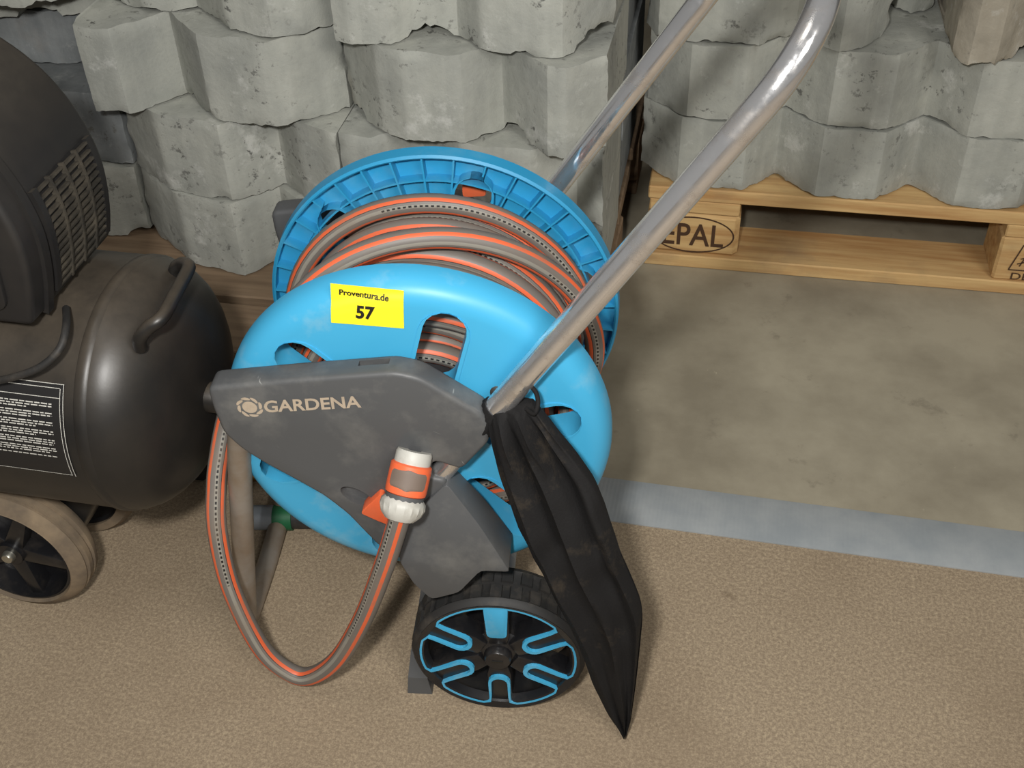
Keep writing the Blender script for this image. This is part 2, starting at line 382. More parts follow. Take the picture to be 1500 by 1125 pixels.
# ================================================================ the setting
def slab(name, x0, x1, y0, y1, z0, z1, mat):
    o = from_bm(name, box(x0, x1, y0, y1, z0, z1), mat, None, ROOM, False); o['kind'] = 'structure'; return o
STRIP = frame(Vector((0.113, 0.992, 0)), R(-13.4))
def slab2(name, x0, x1, y0, y1, z0, z1, mat, bv=0):
    o = from_bm(name, box(x0, x1, y0, y1, z0, z1, bv), mat, None, STRIP, bv > 0); o['kind'] = 'structure'; return o
slab2('floor', -3.5, 4, 0.03, 5, -.1, 0, 'floor')
slab2('floor_carpet', -3.5, 4, -4, 0.03, -.1, .0, 'carpet')
slab2('trim_1', -1.2, 3.2, 0.0, .074, -.002, .0022, 'strip', .0008)
o = from_bm('wall_back', box(-3, 4.2, 1.9, 2.0, 0, 3), 'walldark', None, ROOM, False); o['kind'] = 'structure'

# ---------------------------------------------------------------- pallets
def board(bm): return bm
def pallet(label, x0, y0, front_boards, mat, marks):
    p = empty('wooden_pallet', ROOM, label, 'pallet', (x0+.6, y0+.4, 0))
    def pc(name, a, bv=.002):
        bm = box(*a, bv, 1)
        for v in bm.verts: v.co += Vector(noise.noise_vector(v.co*9))*.0016
        return from_bm(name, bm, mat, p, None, True, 30)
    for (a, b_) in front_boards: pc('deck_board', (x0, x0+1.2, y0+a, y0+b_, .122, .144))
    blocks = []
    for i, (xa, xb) in enumerate(((0, .145), (.5275, .6725), (1.055, 1.2))):
        pc('stringer_board', (x0+xa+.003, x0+xb-.003, y0+.002, y0+.8, .1, .122))
        for j, (ya, yb) in enumerate(((0, .1), (.3275, .4725), (.7, .8))):
            blocks.append(pc('block', (x0+xa+.001, x0+xb, y0+ya+.004, y0+yb, .022, .1), .008 if i == 0 else .004))
    for ya, yb in ((0, .1), (.3275, .4725), (.7, .8)): pc('bottom_board', (x0, x0+1.2, y0+ya, y0+yb, 0, .022))
    return p, blocks
eur, bl = pallet('pale pine pallet with an oval mark burnt into its corner block', 0, 0, ((0, .145), (.185, .285), (.3275, .4725), (.515, .615), (.655, .8)), 'wood', True)
old, _ = pallet('old brown pallet under the concrete stack behind the hose reel', -1.235, -.487, ((0, .1), (.117, .262), (.28, .38), (.40, .545), (.6, .8)), 'wood_old', False)
# burnt marks on the first pallet: children of its blocks (same local frame as the pallet)
yf = .0035
v, f = text_mesh('EPAL', .012); q = quadmap([(.027, .041), (.122, .041), (.122, .081), (.027, .081)])
pydata('burnt_lettering', [(q(*p).x, yf-.0006, q(*p).y) for p in v], f, 'brand_ink', bl[0], None, False, fix=False)
def ring(cx, cy, rx, ry, w_, n=48):
    v, f = [], []
    for i in range(n):
        t = 2*PI*i/n
        v += [(cx+rx*math.cos(t), cy+ry*math.sin(t)), (cx+(rx-w_)*math.cos(t), cy+(ry-w_)*math.sin(t))]
    for i in range(n): j = (i+1) % n; f.append((2*i, 2*j, 2*j+1, 2*i+1))
    return v, f
v, f = ring(.074, .061, .064, .033, .0026)
pydata('burnt_oval', [(x, yf-.0006, z) for x, z in v], f, 'brand_ink', bl[0], None, False, fix=False)
def segs(lines, w_):
    v, f = [], []
    for (a, b_) in lines:
        a, b_ = Vector(a), Vector(b_); d = (b_-a).normalized(); n_ = Vector((-d.y, d.x))*w_/2
        k = len(v); v += [a+n_, a-n_, b_-n_, b_+n_]; f.append((k, k+1, k+2, k+3))
    return v, f
mx = .5275+.022
L = [((mx, .043), (mx+.10, .043)), ((mx+.10, .043), (mx+.112, .088)), ((mx+.112, .088), (mx+.012, .088)), ((mx+.012, .088), (mx, .043)), ((mx+.014, .05), (mx+.024, .082))]
L += [((mx+.010+k*.003, .054+k*.009), (mx+.026+k*.003, .060+k*.009)) for k in range(3)]
v, f = segs(L, .0022)
pydata('burnt_stamp', [(p.x, yf-.0006, p.y) for p in v], f, 'brand_ink', bl[3], None, False, fix=False)
v, f = text_mesh('DB', .008); q = quadmap([(mx+.006, .026), (mx+.034, .026), (mx+.034, .038), (mx+.006, .038)])
pydata('burnt_lettering', [(q(*p).x, yf-.0006, q(*p).y) for p in v], f, 'brand_ink', bl[3], None, False, fix=False)

# ---------------------------------------------------------------- concrete blocks
def conc_block(label, prof, z0, z1, back, seed, mat='conc', notches=(), cut=None, rough=1.0, group='stacked concrete blocks', sag=0.0):
    """corrugated block: plan polyline of its wavy front (room frame), height z0..z1, flat back; chipped edges"""
    pts = []
    for i in range(len(prof)-1):
        a, b_ = Vector(prof[i]), Vector(prof[i+1]); n = max(1, int((b_-a).length/.0055))
        for k in range(n): pts.append(a.lerp(b_, k/n))
    pts.append(Vector(prof[-1]))
    sm = pts[:]                                   # soften the folds a little
    for _ in range(1): sm = [sm[0]]+[(sm[i-1]+4*sm[i]+sm[i+1])/6 for i in range(1, len(sm)-1)]+[sm[-1]]
    pts = sm; nx = len(pts); nz = max(6, int((z1-z0)/.006)); so = Vector((seed*3.7, seed*1.9, seed*5.3))
    V, F = [], []
    for i, p in enumerate(pts):
        tg = (pts[min(i+1, nx-1)]-pts[max(i-1, 0)]).normalized(); nr = Vector((tg.y, -tg.x))
        eb = max(0, noise.noise(Vector((p.x*34, p.y*38, 1))+so)-.05)*.0075*rough+abs(noise.noise(Vector((p.x*150, 4, p.y*120))+so))*.0034*rough
        et = max(0, noise.noise(Vector((p.x*30, p.y*38, 9))+so)+.1)*.005*rough
        for (ta, tb, dz) in notches:
            if ta < p.x < tb: eb += dz*(.45+.55*math.sin(PI*(p.x-ta)/(tb-ta)))*(1+.5*noise.noise(Vector((p.x*150, 0, 0))))
        for j in range(nz+1):
            t = j/nz; z = (z0+eb)*(1-t)+(z1-et)*t
            dd = noise.noise(Vector((p.x*22, p.y*22, z*22))+so)*.0007*rough+noise.noise(Vector((p.x*80, p.y*80, z*80))+so)*.0005*rough
            edge = min(t, 1-t)*(z1-z0)
            ch = max(0, noise.noise(Vector((p.x*26, z*9, 3))+so)+.1)*.006*rough*max(0, 1-edge/.008)
            ex = min((p-pts[0]).length, (p-pts[-1]).length)
            ch += max(0, noise.noise(Vector((z*40, p.x*3, 7))+so)+.1)*.008*rough*max(0, 1-ex/.009)
            if cut: ch += cut(p.x, z)
            q = p-nr*(ch-dd); V.append((q.x, q.y, z))
    I = lambda i, j: i*(nz+1)+j
    for i in range(nx-1):
        for j in range(nz): F.append((I(i, j), I(i+1, j), I(i+1, j+1), I(i, j+1)))
    k0 = len(V)
    for i, p in enumerate(pts):
        V += [(p.x, back, z0+.001), (p.x, back, z1-.001)]
    for i in range(nx-1):
        F.append((I(i, nz), I(i+1, nz), k0+2*i+3, k0+2*i+1)); F.append((I(i+1, 0), I(i, 0), k0+2*i, k0+2*i+2))
        F.append((k0+2*i, k0+2*i+1, k0+2*i+3, k0+2*i+2))
    F.append(tuple([I(0, j) for j in range(nz, -1, -1)]+[k0, k0+1]))
    F.append(tuple([I(nx-1, j) for j in range(nz+1)]+[k0+2*nx-1, k0+2*nx-2]))
    o = pydata('concrete_block', V, F, mat, None, ROOM, True, 24)
    return tag(o, label, 'concrete block', group)
zr = (.1462, .262, .378, .494, .61, .72)
GL = 'concrete blocks stacked behind the hose reel'
conc_block('bottom grey concrete block right behind the compressor tank handle', [(-.70, -.243), (-.614, -.308), (-.529, -.326), (-.48, -.27), (-.43, -.315), (-.37, -.325)], zr[0], zr[1]-.001, -.1, 1, group=GL)
conc_block('bottom concrete block hidden mostly behind the blue reel flanges', [(-.366, -.325), (-.33, -.330), (-.285, -.275), (-.22, -.33), (-.13, -.335), (-.08, -.27), (-.035, -.30)], zr[0], zr[1]-.001, -.1, 2, group=GL)
conc_block('bottom concrete block between motor cover and tank with broken lower edge', [(-1.04, -.235), (-.98, -.26), (-.8, -.262), (-.705, -.247)], zr[0], zr[1]-.002, -.1, 3, notches=[(-.735, -.70, .012)], group=GL)
conc_block('second-row concrete block with dark left flank and rust stain at its foot', [(-.70, -.243), (-.622, -.303), (-.527, -.322), (-.509, -.308), (-.469, -.267), (-.43, -.30), (-.37, -.325)], zr[1], zr[2]-.001, -.1, 4, group=GL)
conc_block('second-row concrete block whose ledge shows just above the rear blue flange', [(-.366, -.325), (-.32, -.330), (-.27, -.275), (-.21, -.325), (-.12, -.335), (-.07, -.285), (-.035, -.315)], zr[1], zr[2]-.001, -.1, 5, group=GL)
conc_block('smooth shade-toned blue-grey concrete block beside the dark grille of the motor cover', [(-1.04, -.24), (-.9, -.252), (-.705, -.244)], zr[1], zr[2]-.01, -.1, 6, 'conc_shaded', group=GL)
conc_block('large pale concrete block upper left with deep fold in its middle', [(-.705, -.285), (-.697, -.312), (-.646, -.318), (-.628, -.291), (-.596, -.249), (-.535, -.313), (-.449, -.325), (-.426, -.316), (-.369, -.258)], zr[2], zr[3]-.001, -.1, 7, notches=[(-.592, -.575, .006)], group=GL)
conc_block('third-row concrete block with white scratches and a black hole at its lower edge', [(-.366, -.262), (-.307, -.318), (-.27, -.335), (-.201, -.330), (-.161, -.287), (-.097, -.350), (-.074, -.352), (-.031, -.315)], zr[2], zr[3]-.001, -.1, 8, notches=[(-.160, -.125, .017), (-.366, -.338, .013)], group=GL)
conc_block('top-row concrete block left of the vertical joint', [(-.70, -.22), (-.676, -.23), (-.624, -.261), (-.585, -.256), (-.559, -.242), (-.494, -.304), (-.432, -.32), (-.398, -.306), (-.362, -.257)], zr[3], zr[4], -.1, 9, group=GL)
conc_block('top-row concrete block with chipped lower right corner and slit hole below', [(-.355, -.318), (-.333, -.324), (-.287, -.318), (-.262, -.293), (-.213, -.284), (-.177, -.32), (-.108, -.334), (-.081, -.331), (-.030, -.262)], zr[3], zr[4], -.1, 10, notches=[(-.268, -.222, .013), (-.068, -.02, .02)], group=GL)
conc_block('concrete block at the upper left corner overhanging a dark gap', [(-1.04, -.255), (-.98, -.28), (-.809, -.284), (-.772, -.286), (-.725, -.236), (-.712, -.225)], zr[3]+.006, zr[4], -.1, 11, group=GL)
conc_block('set-back concrete block with ragged crack line left of the large pale one', [(-1.04, -.20), (-.9, -.205), (-.80, -.185), (-.715, -.16)], .447, .497, -.05, 12, notches=[(-.85, -.79, .012)], group=GL)
conc_block('shade-toned blue-grey concrete block in the recess below the crack line', [(-1.04, -.17), (-.9, -.175), (-.80, -.165), (-.712, -.15)], .370, .447, -.05, 13, 'conc_shaded', group=GL)
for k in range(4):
    conc_block(['bottom', 'second', 'third', 'topmost'][k]+' of the shaded concrete blocks edging the dark gap', [(-.36, -.09), (-.040+.006*(k % 2), -.095+.01*(k % 2))], zr[k], zr[k+1]-.002, .2, 20+k, 'conc_shaded', group='shaded concrete blocks at the back of the left stack')
GR = 'concrete blocks on the pale pallet'
P1 = [(-.018, .066), (.043, .006), (.141, .001), (.188, .056), (.248, .001), (.335, .001), (.388, .056), (.446, -.002), (.534, -.002), (.588, .055), (.645, 0), (.74, 0), (.79, .05)]
P2 = [(-.012, .062), (.05, .004), (.13, .003), (.192, .06), (.250, .002), (.333, .003), (.388, .06), (.442, 0), (.53, .001), (.588, .058), (.645, 0), (.74, 0), (.79, .05)]
conc_block('long wavy concrete block lying directly on the pale pallet', P1, .1462, .2585, .38, 31, notches=[(.186, .204, .003)], group=GR)
conc_block('long wavy concrete block in the middle row above the pale pallet', P2, .259, .3735, .38, 32, 'conc', group=GR)
def brk(x, z): return max(0, (x-(.262+(z-.374)*.5))*1.2)*.9
conc_block('upper concrete block with broken right end behind the chrome handle', [(-.02, .06), (.0, .02), (.06, .006), (.142, .006), (.19, .045), (.215, .03), (.25, -.004), (.285, .02), (.318, .07)], .374, .489, .38, 33, rough=1.4, group=GR)
conc_block('rough weathered concrete block at the upper right corner of the photograph', [(.392, .10), (.396, .0), (.416, -.022), (.45, -.023), (.494, .028), (.54, .05), (.60, .0), (.79, 0)], .374, .50, .38, 34, 'conc_warm', rough=2.6, notches=[(.48, .51, .008)], group=GR)
conc_block('concrete block glimpsed at the back of the gap in the upper row', [(.325, .20), (.335, .16), (.355, .145), (.388, .165)], .374, .489, .38, 35, 'conc', rough=1.8, group=GR)
conc_block('highest concrete block behind the top of the chrome handle', [(-.006, .06), (.03, .02), (.13, .02), (.19, .07), (.25, .03), (.30, .06)], 0.4895, .60, .38, 36, group=GR)

# ================================================================ air compressor
comp = empty('air_compressor', COMP, 'dusty black air compressor with horizontal tank and plastic motor cover', 'compressor')
TR, TZ = .13, .308
pr = []
for k in range(11):
    t = PI/2*k/10; pr.append((TR*math.sin(t)+1e-5 if k else 0.0001, .052+.072*math.cos(t)))
prof = pr[:]
prof += [(TR, .045)] + [(TR, -.42)]
for k in range(10, -1, -1):
    t = PI/2*k/10; prof.append((max(.0001, TR*math.sin(t)), -.43-.092*math.cos(t)))
lathe_obj('tank', prof, 72, (0, 0, TZ), 'blackpaint', comp, 'x', False)
tank = bpy.data.objects['tank']
lathe_obj('weld_seam', [(TR-.001, .044), (TR+.0014, .047), (TR+.0014, .055), (TR-.001, .058)], 72, (0, 0, TZ), 'blackpaint', tank, 'x')
# rating label wrapped on the tank
def on_tank(x, ang, h): return (x, -(TR+h)*math.cos(ang), TZ+(TR+h)*math.sin(ang))
def tank_patch(name, x0, x1, a0, a1, h, mat, n=14):
    v, f = [], []
    for i in range(n+1):
        a = a0+(a1-a0)*i/n; v += [on_tank(x0, a, h), on_tank(x1, a, h)]
    for i in range(n): f.append((2*i, 2*i+1, 2*i+3, 2*i+2))
    return v, f
def ang_at(px, py):
    inv = COMP.inverted(); o = inv @ CAM; d = inv.to_3x3() @ ray(px, py)
    A = d.y**2+d.z**2; B = 2*(o.y*d.y+(o.z-TZ)*d.z); c_ = o.y**2+(o.z-TZ)**2-TR**2
    s = (-B-math.sqrt(max(0, B*B-4*A*c_)))/(2*A); p = o+d*s
    return p.x, math.atan2(p.z-TZ, -p.y)
xa, aa = ang_at(98, 575); xb, ab = ang_at(108, 694)
X1 = (xa+xb)/2
v, f = tank_patch('l', X1-.27, X1, ab-.02, aa+.05, .0006, 'label'); lab = pydata('warning_label', v, f, 'label', tank, None, True, 60, fix=False)
V, F = [], []
def addp(x0, x1, a0, a1, h=.0011, n=6):
    v, f = tank_patch('', x0, x1, a0, a1, h, None, n); k = len(V); V.extend(v); F.extend([tuple(i+k for i in q) for q in f])
lw = .0006; da = lw/TR
addp(X1-.004, X1-.004+lw, ab-.01, aa+.02, n=12); addp(X1-.0008, X1-.0002, ab-.02, aa+.05, n=12)
for a in (aa+.02, aa-.05, ab-.01): addp(X1-.26, X1-.004, a, a+da, n=2)
addp(X1-.26, X1, aa+.05, aa+.05+da, n=2)
rnd = random.Random(3); a = aa-.10; row = 0
while a > ab+.14:
    xe = X1-.012-rnd.random()*.028*(row % 3 == 2); x = X1-.11+(.014 if row > 7 else 0)
    while x < xe:
        wd = .0025+rnd.random()*.006; addp(x, min(x+wd, xe), a, a+.0011/TR, n=1); x += wd+.0013
    row += 1; a -= .0024/TR if row % 3 else .0042/TR
pydata('label_print', V, F, 'white', lab, None, False, fix=False)
for k in range(2):
    a = ab+.30-.13*k; xx = X1-.103+.004*k
    pydata('warning_triangle', [on_tank(xx-.004, a, .0012), on_tank(xx+.004, a, .0012), on_tank(xx, a+.055, .0012)], [(0, 1, 2)], 'white', lab, None, False, fix=False)
# carrying handle on the dome
hpts = []
for px, py, y in ((206, 509, -.058), (205, 496, -.062), (217, 480, -.060), (238, 464, -.050), (257, 430, -.012), (274, 399, .025), (276, 389, .036), (267, 386, .045), (257, 393, .047), (256, 408, .047)):
    x, z = on_y(COMP, px, py, y); hpts.append((x, y, z))
tube('carry_handle', catmull(hpts, 6), .0066, 'blackpaint', comp, n=12)
lathe_obj('drain_plug', [(.0001, .112), (.016, .112), (.016, .140), (.013, .144), (.0001, .144)], 20, (0, -.01, TZ), 'blackpaint', comp, 'x', False)
# motor cover
SHX = -.016
cp = [(.028, .440), (.040, .485), (.044, .53), (.034, .575), (.010, .617), (-.03, .650), (-.08, .668), (-.14, .676), (-.24, .678), (-.33, .66), (-.35, .55), (-.34, .44)]
cp = [(x+SHX, z) for x, z in cp]
cps = [tuple(p) for p in catmull([(x, 0, z) for x, z in cp[:9]], 5)]
poly = [(p[0], p[2]) for p in cps]+cp[9:]
bm = prism_xz(poly, -.088, .066)
bevel(bm, .016, 4, 50)
cover = from_bm('motor_cover', bm, 'blackplastic', comp, None, True, 50)
# a raised band, shoulder line and front panel on the cover
def arch(off, i0=0, i1=None):
    out = []
    P = [Vector((p[0], p[2])) for p in cps]
    for i, p in enumerate(P):
        t = (P[min(i+1, len(P)-1)]-P[max(i-1, 0)]).normalized(); out.append(p+Vector((t.y, -t.x))*off)
    return out[i0:i1]
A0 = arch(.0); A1 = arch(.004)
def arch_strip(name, y0, y1, i0, i1, off, mat, parent):
    A = arch(off, i0, i1); B = arch(-.004, i0, i1); n = len(A); v, f = [], []
    for a_, b_ in zip(A, B): v += [(a_.x, y0, a_.y), (a_.x, y1, a_.y), (b_.x, y0, b_.y), (b_.x, y1, b_.y)]
    for i in range(n-1):
        k, l = 4*i, 4*i+4; f += [(k, k+1, l+1, l), (k, l, l+2, k+2), (k+1, k+3, l+3, l+1)]
    f += [(0, 2, 3, 1), (4*n-4, 4*n-3, 4*n-1, 4*n-2)]
    return pydata(name, v, f, mat, parent, None, True, 35)
arch_strip('shoulder_band', -.066, -.056, 0, 38, .004, 'blackplastic', cover)
arch_strip('top_panel', -.046, .05, 26, 40, .0035, 'blackplastic', cover)
arch_strip('grille_frame', -.050, -.042, 2, 14, .0045, 'blackplastic', cover)
arch_strip('grille_frame', .046, .054, 2, 14, .0045, 'blackplastic', cover)
arch_strip('grille_recess', -.042, .046, 2, 14, .0006, 'label', cover)
for y in (-.022, .002, .025): arch_strip('grille_rib', y-.0012, y+.0012, 2, 14, .0058, 'slat', cover)
for k in range(14):
    A = arch(.0046); B = arch(-.001); q_ = 2.1+k*.80; i_ = int(q_); fr2 = q_-i_
    a_, a2 = A[i_].lerp(A[i_+1], fr2), A[i_].lerp(A[i_+1], min(1, fr2+.0))+(A[i_+1]-A[i_])*.24
    b_, b2 = B[i_].lerp(B[i_+1], fr2), B[i_].lerp(B[i_+1], fr2)+(B[i_+1]-B[i_])*.24
    al, be = a2, b2
    v = []
    for y, sh in ((-.042, 0), (.046, 1)):
        for p in (a_, al, be, b_): v.append((p.x, y, p.y))
    f = [(0, 1, 2, 3), (4, 7, 6, 5), (0, 4, 5, 1), (1, 5, 6, 2), (2, 6, 7, 3), (3, 7, 4, 0)]
    pydata('grille_slat', v, f, 'slat', cover, None, False)
from_bm('front_panel', prism_xz(rounded([(-.004, .458), (.004, .53), (-.014, .58), (-.056, .618), (-.2, .63), (-.2, .458)], .012), -.0925, -.085, .002, 2), 'blackplastic', cover)
cpts = []
for px, py, y in ((97, 452, -.05), (97, 478, -.08), (88, 510, -.10), (62, 536, -.112), (25, 551, -.118), (-20, 560, -.118), (-90, 566, -.112)):
    x, z = on_y(COMP, px, py, y); rr = math.hypot(y, z-TZ); k = max(1, (TR+.004)/rr); cpts.append((x, y*k, TZ+(z-TZ)*k))
tube('power_cable', catmull(cpts, 8), .0036, 'rubber', comp)
# wheel, axle bracket, rubber foot
WR, WY, WX = .089, -.078, -.137
wprof = [(.072, .004), (.0745, -.001), (WR-.014, .000), (WR-.006, .004), (WR-.001, .011), (WR-.005, .0125), (WR-.005, .0155), (WR, .017), (WR, .0235), (WR-.005, .025), (WR-.005, .028), (WR, .0295), (WR-.001, .036), (WR-.006, .043), (.072, .044)]
def comp_wheel(y0, mirror=False):
    s = -1 if mirror else 1
    wv, wf = lathe([(r_, s*h) for r_, h in wprof], 64, (WX, y0, WR))
    wl = pydata('wheel', wv, wf, 'tyre', comp, None, True, 35)
    lathe_obj('rim', [(.0725, s*.003), (.0725, s*.04), (.070, s*.04), (.068, s*.036), (.02, s*.036), (.018, s*.036), (.0001, s*.036), (.0001, s*.004), (.015, s*.004), (.019, s*.026), (.064, s*.030), (.0695, s*.002)], 48, (WX, y0, WR), 'gloss', wl, 'y', True)
    for k in range(5):
        t = 2*PI*k/5-.15; c, sn = math.cos(t), math.sin(t)
        p = [(.013, -.011), (.070, -.007), (.070, .007), (.013, .011)]
        poly = [(WX+r_*c-q*sn, WR+r_*sn+q*c) for r_, q in p]
        from_bm('spoke', prism_xz(poly, min(y0+s*.008, y0+s*.033), max(y0+s*.008, y0+s*.033), .002, 2), 'gloss', wl)
    lathe_obj('axle_bolt', [(.0001, s*-.004), (.006, s*-.003), (.0075, s*0), (.0075, s*.012), (.0001, s*.012)], 12, (WX, y0, WR), 'bolt', wl, 'y', False)
comp_wheel(WY); comp_wheel(.085, True)
from_bm('axle_bracket', prism_xz([(-.17, .05), (-.10, .05), (-.035, .15), (-.035, .205), (-.24, .205), (-.24, .15)], -.032, .04, .004), 'blackpaint', comp)
bm = box(-.052, -.018, .155, .19, .0, .055, .005)
from_bm('rubber_foot', bm, 'rubber', comp)
from_bm('foot_bracket', prism_xz([(-.06, .045), (-.012, .045), (.0, .25), (-.06, .25)], .10, .19, .003), 'blackpaint', comp)

# ================================================================ hose reel cart
cart = empty('hose_reel_cart', CART, 'blue and grey hose reel cart with chrome handle and yellow numbered sticker', 'hose cart')
UB = .19; AX = .337; FR = .18          # back flange plane, axle height, flange radius
SL = [R(a) for a in (75, 15, -45, -105, -165, 135)]
def slot_poly(ang, r0, r1, hw, n=8):
    p = []
    for k in range(n+1): t = -PI/2+PI*k/n; p.append((r1-hw+hw*math.cos(t), hw*math.sin(t)))
    for k in range(n+1): t = PI/2+PI*k/n; p.append((r0+hw+hw*math.cos(t), hw*math.sin(t)))
    c, s = math.cos(ang), math.sin(ang); return [(x*c-y*s, AX+x*s+y*c) for x, y in p]
FP = [(.0, -.030), (.156, -.030), (.163, -.0290), (.169, -.0262), (.174, -.0215), (.1775, -.014), (.179, -.006)]
def flange_u(r_):
    for (a, ua), (b_, ub) in zip(FP, FP[1:]):
        if r_ <= b_: return ua+(ub-ua)*(r_-a)/(b_-a)
    return -.006
fprof = [(.0001, -.030), (.04, -.030), (.09, -.030), (.12, -.030)]+FP[1:]+[(.1790, .0), (.1765, .0), (.1755, -.006), (.1735, -.013), (.169, -.0195), (.163, -.0235), (.157, -.0255), (.150, -.026), (.09, -.026), (.04, -.026), (.0001, -.026)]
ff = lathe_obj('front_flange', fprof, 120, (0, 0, AX), 'blue', cart, 'y', False, 50)
boolean(ff, [prism_xz(slot_poly(a, .062, .156, .0195), -.07, .03) for a in SL])
def slot_rim(parent, ang, r0, r1, hw, y0, y1, w_, mat):
    o_, i_ = slot_poly(ang, r0, r1, hw+w_), slot_poly(ang, r0, r1, hw); n = len(o_); v, f = [], []
    for (a, b_), (c, d) in zip(o_, i_): v += [(a, y0, b_), (c, y0, d), (a, y1, b_), (c, y1, d)]
    for i in range(n):
        k, l = 4*i, 4*((i+1) % n); f += [(k, l, l+1, k+1), (k+2, k+3, l+3, l+2), (k, k+2, l+2, l), (k+1, l+1, l+3, k+3)]
    return pydata('slot_rim', v, f, mat, parent, None, True, 50)
for a in SL: slot_rim(ff, a, .062, .156, .0188, -.0312, .002, .0035, 'blue')
# sticker on the front flange
def on_flange(x, z, h):
    r_ = math.hypot(x, z-AX); return (x, min(flange_u(r_), -.0265)-h, z)
def fq(pts, u=-.029): return [cz(*p, u) for p in pts]
sq = fq([(485.8, 470.7), (592.4, 479.4), (591, 427.3), (483.3, 416.6)], -.029); qm = quadmap(sq)
v, f = [], []; nx, ny = 36, 22
for j in range(ny+1):
    for i in range(nx+1): p = qm(i/nx, j/ny); v.append(on_flange(p.x, p.y, .0008))
for j in range(ny):
    for i in range(nx): k = j*(nx+1)+i; f.append((k, k+1, k+nx+2, k+nx+1))
st = pydata('lot_sticker', v, f, 'yellow', ff, None, True, 60, fix=False); st['label'] = 'yellow rectangular paper sticker'
print_text('sticker_lettering', 'Proventura.de', fq([(496.5, 432.5), (569.7, 440), (569.7, 432), (496.5, 424.5)], -.029), lambda x, z, h: on_flange(x, z, .0017), 'ink', st, .026)
print_text('sticker_number', '57', fq([(522, 464), (549, 466), (550, 447.5), (522.4, 445)]), lambda x, z, h: on_flange(x, z, .0017), 'ink', st, .035)
# drum and back flange
lathe_obj('drum', [(.062, -.026), (.062, UB), (.058, UB), (.058, -.026)], 64, (0, 0, AX), 'greydark', cart)
bf = lathe_obj('back_flange', [(.0001, UB), (.1785, UB), (.1785, UB-.013), (.180, UB-.014), (.1825, UB-.012), (.1835, UB+.003), (.0001, UB+.004)], 120, (0, 0, AX), 'blue_dark', cart, 'y', False)
boolean(bf, [prism_xz(slot_poly(a, .062, .164, .0185), UB-.01, UB+.01) for a in SL])
for a in SL: slot_rim(bf, a, .062, .164, .0180, UB-.014, UB+.003, .003, 'blue_dark')
lathe_obj('ring_rib', [(.1535, UB-.012), (.1555, UB-.012), (.1555, UB+.001), (.1535, UB+.001)], 96, (0, 0, AX), 'blue_dark', bf)
for k in range(36):
    t = 2*PI*k/36+.06
    dl = min(abs((t-a+PI) % (2*PI)-PI) for a in SL)
    r0 = .167 if dl < .10 else (.150 if dl < .14 else .08)
    c, s = math.cos(t), math.sin(t); h = .0009
    p = [(r0, -h), (.179, -h), (.179, h), (r0, h)]
    from_bm('rib', prism_xz([(x*c-y*s, AX+x*s+y*c) for x, y in p], UB-.013, UB+.001), 'blue_dark', bf, None, False)

# brackets: outline taken in the bracket's own plane
BF, BB = -.060, -.034
bpx = [(303, 568), (440, 556), (577, 546), (614, 554), (706, 608), (716, 622), (717, 648), (676, 690), (634, 676), (626, 700), (655, 704), (652, 730), (690, 768), (722, 805), (700, 820), (640, 835), (584, 820), (557, 804), (533, 780), (509, 755), (474, 728), (435, 706), (388, 681), (354, 660), (327, 636), (310, 596)]
bpoly = [cz(*p, BF) for p in bpx]
def mirror_y(y): return UB-y
def bracket(far):
    y0, y1 = (BF, BB) if not far else (mirror_y(BF), mirror_y(BB))
    bm = prism_xz(rounded([(x-.014 if far and x < -.1 else x, z) for x, z in bpoly], .007, 3), min(y0, y1), max(y0, y1)); bevel(bm, .0045, 3, 60)
    return from_bm('side_bracket', bm, 'grey', cart, None, True, 45)
br = bracket(False); brf = bracket(True)
# recess and slot in the near bracket
ox, oz = cz(524, 728, BF); ov = [(ox+.0155*math.cos(t)*.95-.006*math.sin(t)*.6, oz+.012*math.sin(t)-.005*math.cos(t)) for t in [2*PI*k/28 for k in range(28)]]
sx0, sz0 = cz(520, 548, BF); sx1, _ = cz(566, 545, BF)
boolean(br, [prism_xz(ov, BF-.01, BF+.010), box(sx0, sx1, BF+.013, BF+.020, sz0-.012, sz0+.03)])
# fender leg above the wheel
WCX, WCR, WU0 = .0715, .0892, -.0775
fpx = [(600, 770), (650, 730), (700, 780), (748, 838), (704, 836), (672, 868), (632, 878), (606, 855), (584, 820)]
fpoly = []
for p in fpx:
    x, z = cz(*p, WU0-.002); d = math.hypot(x-WCX, z-WCR)
    if d < WCR+.004: x, z = WCX+(x-WCX)*(WCR+.004)/d, WCR+(z-WCR)*(WCR+.004)/d
    fpoly.append((x, z))
# near leg: lofted from the bracket plane out to the wheel plane
def fender(far):
    yo, yi = (WU0-.002, BB) if not far else (mirror_y(WU0-.002), mirror_y(BB))
    ym = (BF-.001) if not far else mirror_y(BF-.001)
    n = len(fpoly); bm = bmesh.new()
    zt = max(z for _, z in fpoly); zb = min(z for _, z in fpoly)
    def yy(z): t = min(1, max(0, (zt-z)/(zt-zb)*1.6)); return ym+(yo-ym)*t
    poly = rounded(fpoly, .005, 2); n = len(poly)
    a = [bm.verts.new((x, yy(z), z)) for x, z in poly]; b_ = [bm.verts.new((x, yi, z)) for x, z in poly]
    bm.faces.new(a); bm.faces.new(b_[::-1])
    for i in range(n): bm.faces.new((a[i], b_[i], b_[(i+1) % n], a[(i+1) % n]))
    bmesh.ops.recalc_face_normals(bm, faces=bm.faces); bmesh.ops.triangulate(bm, faces=[q for q in bm.faces if len(q.verts) > 4])
    bevel(bm, .003, 2, 60)
    return from_bm('bracket_leg', bm, 'grey', cart, None, True, 40)
fender(False); fender(True)
